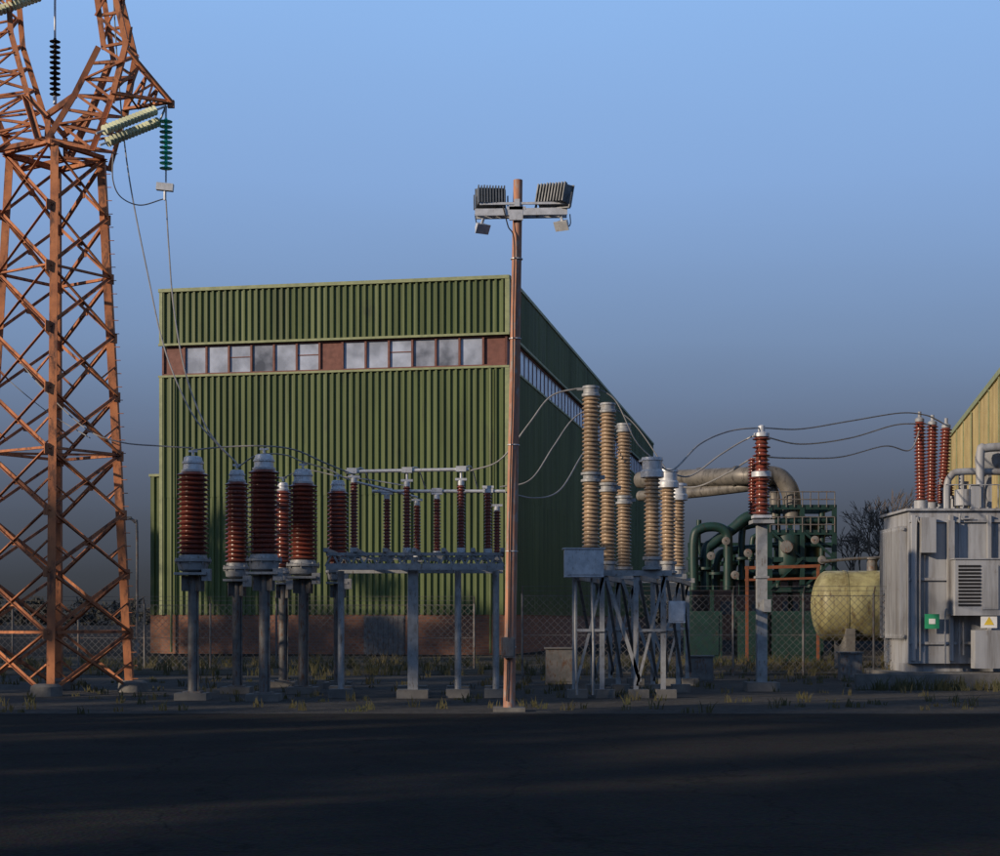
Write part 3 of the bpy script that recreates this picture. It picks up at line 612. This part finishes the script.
for py in (533,508):
    z=P(0,py,D).z
    for j in range(9):
        x=fx[0]+(fx[2]-fx[0])*j/8; e2.cyl(V((x,D-0.62,z)),V((x,D-0.62,z+0.7)),0.025,n=6)
    for h in (0.35,0.7): e2.cyl(V((fx[0],D-0.62,z+h)),V((fx[2],D-0.62,z+h)),0.028,n=6)
e.beam(T(745,568,-2),T(820,566,-2),0.1,0.14); e.beam(T(745,580,-2),T(820,578,-2),0.1,0.1)
for px in (747,818): e.beam(V((T(px,0,-2).x,D-2,0)),V((T(px,0,-2).x,D-2,P(0,566,D-2).z)),0.12,0.12)
for px in (690,712,734): c.beam(V((T(px,0,1).x,D+1,0)),V((T(px,0,1).x,D+1,P(0,545,D).z)),0.16,0.16)
c.beam(T(688,545,1),T(738,545,1),0.16,0.2); c.beam(T(688,577,1),T(770,577,1),0.3,0.4)
for px,py,w_,h_ in ((700,600,1.6,1.7),(748,602,1.3,1.4),(790,602,2.2,1.6)): c.box((T(px,py).x,D-1,1.2),(w_,1.2,2.4)); c.box((T(px,py).x,D-1.62,1.3),(w_*0.8,0.03,1.8))
build('cooling_plant_pipework',[('lagged_ducts',a,M_duct),('green_pipes_and_vessels',b,M_mach),('steel_frame',c,M_mach),('valve_wheels',d,M_galvd),('skid_beams',e,M_orange),('handrails',e2,M_galvd)])

s=M(); s2=M()
s.box((34,168,3.0),(26,14,6)); s2.box((34,168,6.15),(26.6,14.6,0.3))
for i in range(8): s2.box((23+i*3.1,160.97,3.2),(1.6,0.05,1.3))
build('low_shed',[('walls',s,M_brick),('roof_and_windows',s2,M_roof)])

# ---------------------------------------------------------------- chain link fences
def fence(x0,x1,y0,y1,h,step=2.6,gap=0.26):
    L=math.hypot(x1-x0,y1-y0); d=V((x1-x0,y1-y0,0))/L; o=V((x0,y0,0)); po=M(); wi=M()
    n=round(L/step)
    for i in range(n+1):
        p=o+d*(L*i/n); po.cyl(p,p+V((0,0,h+0.05)),0.04,n=8); po.tube([p+V((0,0,h)),p+V((0,-0.25,h+0.3))],0.025,6,smooth=False)
    for z in (0.1,h*0.5,h-0.03): po.cyl(o+V((0,0,z)),o+d*L+V((0,0,z)),0.012,n=5)
    for k2 in (0.15,0.3): po.cyl(o+V((0,-0.25*k2/0.3,h+k2)),o+d*L+V((0,-0.25*k2/0.3,h+k2)),0.008,n=4)
    w=0.012
    m=int((L+h)/gap)
    for i in range(m):
        s_=-h+i*gap
        for sgn in (1,-1):
            z0,z1=0.08,h
            if sgn==1: xa_,xb_=s_+z0,s_+z1
            else: xa_,xb_=s_+h-z0,s_+h-z1
            pa=[xa_,z0];pb=[xb_,z1]
            lo,hi=0.0,1.0; dx_=pb[0]-pa[0]
            t0=(0-pa[0])/dx_; t1=(L-pa[0])/dx_
            if t0>t1:t0,t1=t1,t0
            lo=max(lo,t0);hi=min(hi,t1)
            if hi-lo<0.02: continue
            A=o+d*(pa[0]+dx_*lo)+V((0,0.004*sgn,pa[1]+(pb[1]-pa[1])*lo)); Bq=o+d*(pa[0]+dx_*hi)+V((0,0.004*sgn,pa[1]+(pb[1]-pa[1])*hi))
            wi.beam(A,Bq,w,w)
    build('chain_link_fence',[('posts_and_rails',po,M_galvd),('mesh',wi,M_galvd)])
fence(0.8,21.0,57.5,57.5,2.9); fence(-24,-1.0,62,62,2.6)

lp=M(); D=72; x=hx(137,D); zt=P(0,520,D).z
lp.tube([V((x,D,0)),V((x,D,zt-0.6)),V((x-0.1,D,zt-0.1)),V((x-0.35,D,zt+0.1))],0.06,8); lp.box((x-0.5,D,zt+0.1),(0.5,0.2,0.1))
lp.lathe(V((x,D,0)),V((x,D,1)),[(0.12,0),(0.12,0.9),(0.06,1.0)],12)
build('street_lamp',[('pole_and_head',lp,M_galvd)])

# ---------------------------------------------------------------- wires
def wire(pts,r=0.02,name='overhead_cable'):
    m=M(); m.tube([P(*p) for p in pts],r,6,10); part(name,m,M_wire)
wire([(112,-30,44),(118,70,44),(128,170,43.8),(148,275,43.5),(165,350,43),(190,410,42.4),(216,443,41.6),(236,462,41.4)],0.02)
wire([(166,200,44),(169,250,43.8),(174,310,43),(186,375,42),(208,430,41.4),(238,465,41.2)],0.02)
wire([(113,154,42.8),(113,180,42.9),(121,197,43.2),(140,205,43.6),(163,199,44)],0.018)
wire([(-40,290,44),(0,337,44),(40,385,43.5),(85,428,43),(120,442,42),(160,446,41),(193,448,40.2)],0.018)
wire([(-40,330,46),(0,372,46),(45,410,45),(90,438,43)],0.015)
wire([(193,450,40),(225,447,39.8),(264,446,39.5),(295,450,40),(325,463,40.5),(352,474,41)],0.02)
wire([(237,468,43.6),(258,455,43),(285,455,43),(303,462,43.3),(330,470,43),(350,480,42),(386,488,43)],0.018)
wire([(283,478,47.5),(305,470,47),(338,476,46.8),(370,480,45),(407,486,41.5)],0.018)
wire([(470,471,41),(500,460,40.8),(528,425,40.8),(550,397,41),(575,389,41),(590,389,41)],0.021)
wire([(500,487,43),(530,480,43),(553,447,43.5),(572,420,44),(592,408,44.2),(607,407,44.2)],0.021)
wire([(505,492,44),(535,498,45),(560,490,46),(582,455,47.5),(600,433,48.5),(623,427,48.8)],0.022)
wire([(591,386,41),(615,400,41),(635,440,41),(652,458,41)],0.016)
wire([(608,404,44.2),(635,425,44.2),(668,472,44.2)],0.016)
wire([(652,458,41),(672,470,42),(700,444,43.5),(730,431,44.5),(761,428,45),(800,429,47),(850,421,51),(900,413,54),(925,415,55.2),(937,420,56.6),(944,424,57.5)],0.024)
wire([(668,472,44.2),(690,476,44.6),(720,455,44.8),(745,440,45),(761,436,45),(800,444,47),(850,438,51),(895,425,54),(922,424,56),(932,425,56.6)],0.024)
wire([(678,487,48.8),(700,486,48),(730,472,47),(755,458,45.5),(790,458,47),(840,457,51),(885,446,54),(910,450,55),(921,426,55.7)],0.024)
bx=M()
for px,D,w_,h_ in ((560,50,0.9,1.1),(850,53,0.7,0.9),(700,52,0.8,0.8)):
    x=hx(px,D); bx.box((x,D,h_/2),(w_,0.5,h_)); bx.box((x,D,h_+0.02),(w_+0.1,0.6,0.05)); bx.box((x,D-0.26,h_/2),(w_*0.85,0.02,h_*0.85))
part('electrical_cabinet',bx,M_galvd)

# ---------------------------------------------------------------- trees
def bare(name,x,y,h,seed):
    R=random.Random(seed); m=M()
    def br(p,d,L,r,lev):
        q=p+d*L; m.lathe(p,q,[(r,0),(r*0.7,L)],5 if lev<2 else 3)
        if lev>=6: return
        for i in range(R.choice((2,3,3))):
            a=R.uniform(0.25,0.62); ph=R.uniform(0,6.28)
            s_=d.cross(V((math.cos(ph),math.sin(ph),0.3))).normalized()
            nd=(d*math.cos(a)+s_*math.sin(a)+V((0,0,0.08))).normalized()
            br(p+d*L*R.uniform(0.75,1.0),nd,L*R.uniform(0.64,0.86),max(r*0.66,0.028),lev+1)
    br(V((x,y,0)),V((R.uniform(-.05,.05),0,1)).normalized(),h*0.29,h*0.017,0)
    part(name,m,M_bark)
bare('bare_tree',hx(884,140),140,13.8,3); bare('bare_tree',hx(860,155),155,12.5,5); bare('bare_tree',hx(903,150),150,14.5,9)
def leafmass(name,spots,mt,n,ls,trunk=True):
    vs=[];fs=[]; tr=M()
    for (x,y,h,r,z0) in spots:
        if trunk:
            tr.lathe(V((x,y,0)),V((x,y,h*0.8)),[(0.35,0),(0.25,h*0.3),(0.08,h*0.8)],8)
            for k2 in range(7):
                an=random.uniform(0,6.28); z=random.uniform(z0,h*0.7); tr.lathe(V((x,y,z)),V((x+r*.7*math.cos(an),y+r*.7*math.sin(an),z+r*.5)),[(0.12,0),(0.03,r*0.85)],5)
        nc=26
        for c_ in range(nc):
            t=rng.random(); z=z0+(h-z0)*t; rad=r*(math.sin(math.pi*min(0.98,(0.12+0.86*t)))**0.6)
            an=rng.random()*6.28; rr=rad*rng.random()**0.5
            cc=np.array([x+rr*math.cos(an),y+rr*math.sin(an),z]); cr_=min(r,h*0.6)*rng.uniform(0.25,0.45)
            k2=n//nc
            pts=rng.normal(size=(k2,3)); pts/=np.linalg.norm(pts,axis=1)[:,None]; pts=cc+pts*cr_*(rng.random((k2,1))**0.4)
            A=rng.normal(size=(k2,3))*ls; Bv=rng.normal(size=(k2,3))*ls
            for p,a_,b_ in zip(pts,A,Bv):
                o=len(vs); vs+= [tuple(p-a_),tuple(p+b_*0.6),tuple(p+a_),tuple(p-b_*0.6)]; fs.append((o,o+1,o+2,o+3))
    r_=root(name); m=M(); m.v=vs; m.f=fs; part('foliage',m,mt,r_,False)
    if trunk: part('trunks_and_limbs',tr,M_bark,r_)
EL=math.radians(17); az=V((-0.86,-0.51,0)).normalized(); pp_=V((-az.y,az.x,0)); 
if pp_.y>0: pp_=-pp_
sp1=[]; c1=V((1,42,0))+az*50
for i in range(20):
    p=c1+pp_*(-36+i*3.9+random.uniform(-1,1))+az*random.uniform(-2,2)
    sp1.append((p.x,p.y,random.uniform(18.0,22.5),random.uniform(2.8,3.8),0.6))
sp2=[]; c2_=V((-10,93,0))+az*46
for i in range(8):
    p=c2_+pp_*(-13+i*3.9+random.uniform(-1,1))+az*random.uniform(-2,2)
    sp2.append((p.x,p.y,random.uniform(18,22),random.uniform(2.6,3.6),0.6))
leafmass('added_shade_trees',sp1+sp2,M_leaf,1300,0.32)  # unseen trees, added off frame to shade the lower yard and hall
far=[]
for i in range(110):
    x=-260+i*6.5+random.uniform(-2,2)
    far.append((x,620+random.uniform(-25,25),random.uniform(5,11),random.uniform(6,9),0.2))
leafmass('distant_tree_line',far,M_hedge,420,0.55,False)

# ---------------------------------------------------------------- world & sun
sd=V((az.x*math.cos(EL),az.y*math.cos(EL),math.sin(EL)))
w=bpy.data.worlds.new("World"); sc.world=w; w.use_nodes=True; nt=w.node_tree; n=nt.nodes; l=nt.links; n.clear()
out=n.new('ShaderNodeOutputWorld'); bg=n.new('ShaderNodeBackground'); bg.inputs['Strength'].default_value=0.10
sky=n.new('ShaderNodeTexSky'); sky.sky_type='NISHITA'; sky.sun_disc=False; sky.sun_elevation=EL; sky.sun_rotation=math.atan2(sd.x,sd.y)%(2*math.pi); sky.dust_density=2.0
tc=n.new('ShaderNodeTexCoord'); sx=n.new('ShaderNodeSeparateXYZ'); l.new(tc.outputs['Generated'],sx.inputs[0])
def lin(c): 
    return tuple((x/255/12.92 if x/255<=0.04045 else ((x/255+0.055)/1.055)**2.4) for x in c)
rp=n.new('ShaderNodeValToRGB'); el=rp.color_ramp.elements
stops=[(0.0,(52,53,56)),(0.03,(62,66,73)),(0.06,(77,84,97)),(0.105,(97,109,131)),(0.167,(118,142,177)),(0.26,(134,168,216)),(0.37,(142,183,236)),(0.6,(110,155,220))]
el[0].position=stops[0][0]; el[0].color=(*lin(stops[0][1]),1); el[1].position=stops[-1][0]; el[1].color=(*lin(stops[-1][1]),1)
for p_,c_ in stops[1:-1]:
    e_=el.new(p_); e_.color=(*lin(c_),1)
hn=n.new('ShaderNodeTexNoise'); hn.inputs['Scale'].default_value=3.0; hn.inputs['Detail'].default_value=5
hm=n.new('ShaderNodeMapping'); hm.inputs['Scale'].default_value=(1,1,5); l.new(tc.outputs['Generated'],hm.inputs[0]); l.new(hm.outputs[0],hn.inputs['Vector'])
hr=n.new('ShaderNodeMapRange'); hr.inputs['To Min'].default_value=-0.012; hr.inputs['To Max'].default_value=0.012; l.new(hn.outputs['Fac'],hr.inputs['Value'])
ha=n.new('ShaderNodeMath'); ha.operation='ADD'; l.new(sx.outputs['Z'],ha.inputs[0]); l.new(hr.outputs[0],ha.inputs[1]); l.new(ha.outputs[0],rp.inputs['Fac'])
mul=n.new('ShaderNodeVectorMath'); mul.operation='SCALE'; mul.inputs['Scale'].default_value=10.0; l.new(rp.outputs['Color'],mul.inputs[0])
mr=n.new('ShaderNodeMapRange'); mr.inputs['From Min'].default_value=0.40; mr.inputs['From Max'].default_value=0.8; l.new(sx.outputs['Z'],mr.inputs['Value'])
mix=n.new('ShaderNodeMixRGB'); l.new(mr.outputs[0],mix.inputs['Fac']); l.new(mul.outputs[0],mix.inputs['Color1']); l.new(sky.outputs[0],mix.inputs['Color2'])
l.new(mix.outputs[0],bg.inputs['Color']); l.new(bg.outputs[0],out.inputs[0])
sl=bpy.data.lights.new('sun','SUN'); sl.energy=4.4; sl.angle=math.radians(1.0); sl.color=(1.0,0.81,0.60)
so=bpy.data.objects.new('sun',sl); sc.collection.objects.link(so); so.rotation_euler=(-sd).to_track_quat('-Z','Y').to_euler()

# ---------------------------------------------------------------- camera
cd=bpy.data.cameras.new('camera'); co=bpy.data.objects.new('camera',cd); sc.collection.objects.link(co)
co.location=(0,0,CAMZ); co.rotation_euler=(math.radians(90),0,0); cd.sensor_width=36; cd.lens=57.6; cd.shift_y=0.192; cd.clip_end=5000; cd.clip_start=0.1
sc.camera=co
sc.view_settings.view_transform='Standard'; sc.view_settings.look='None'; sc.view_settings.exposure=0
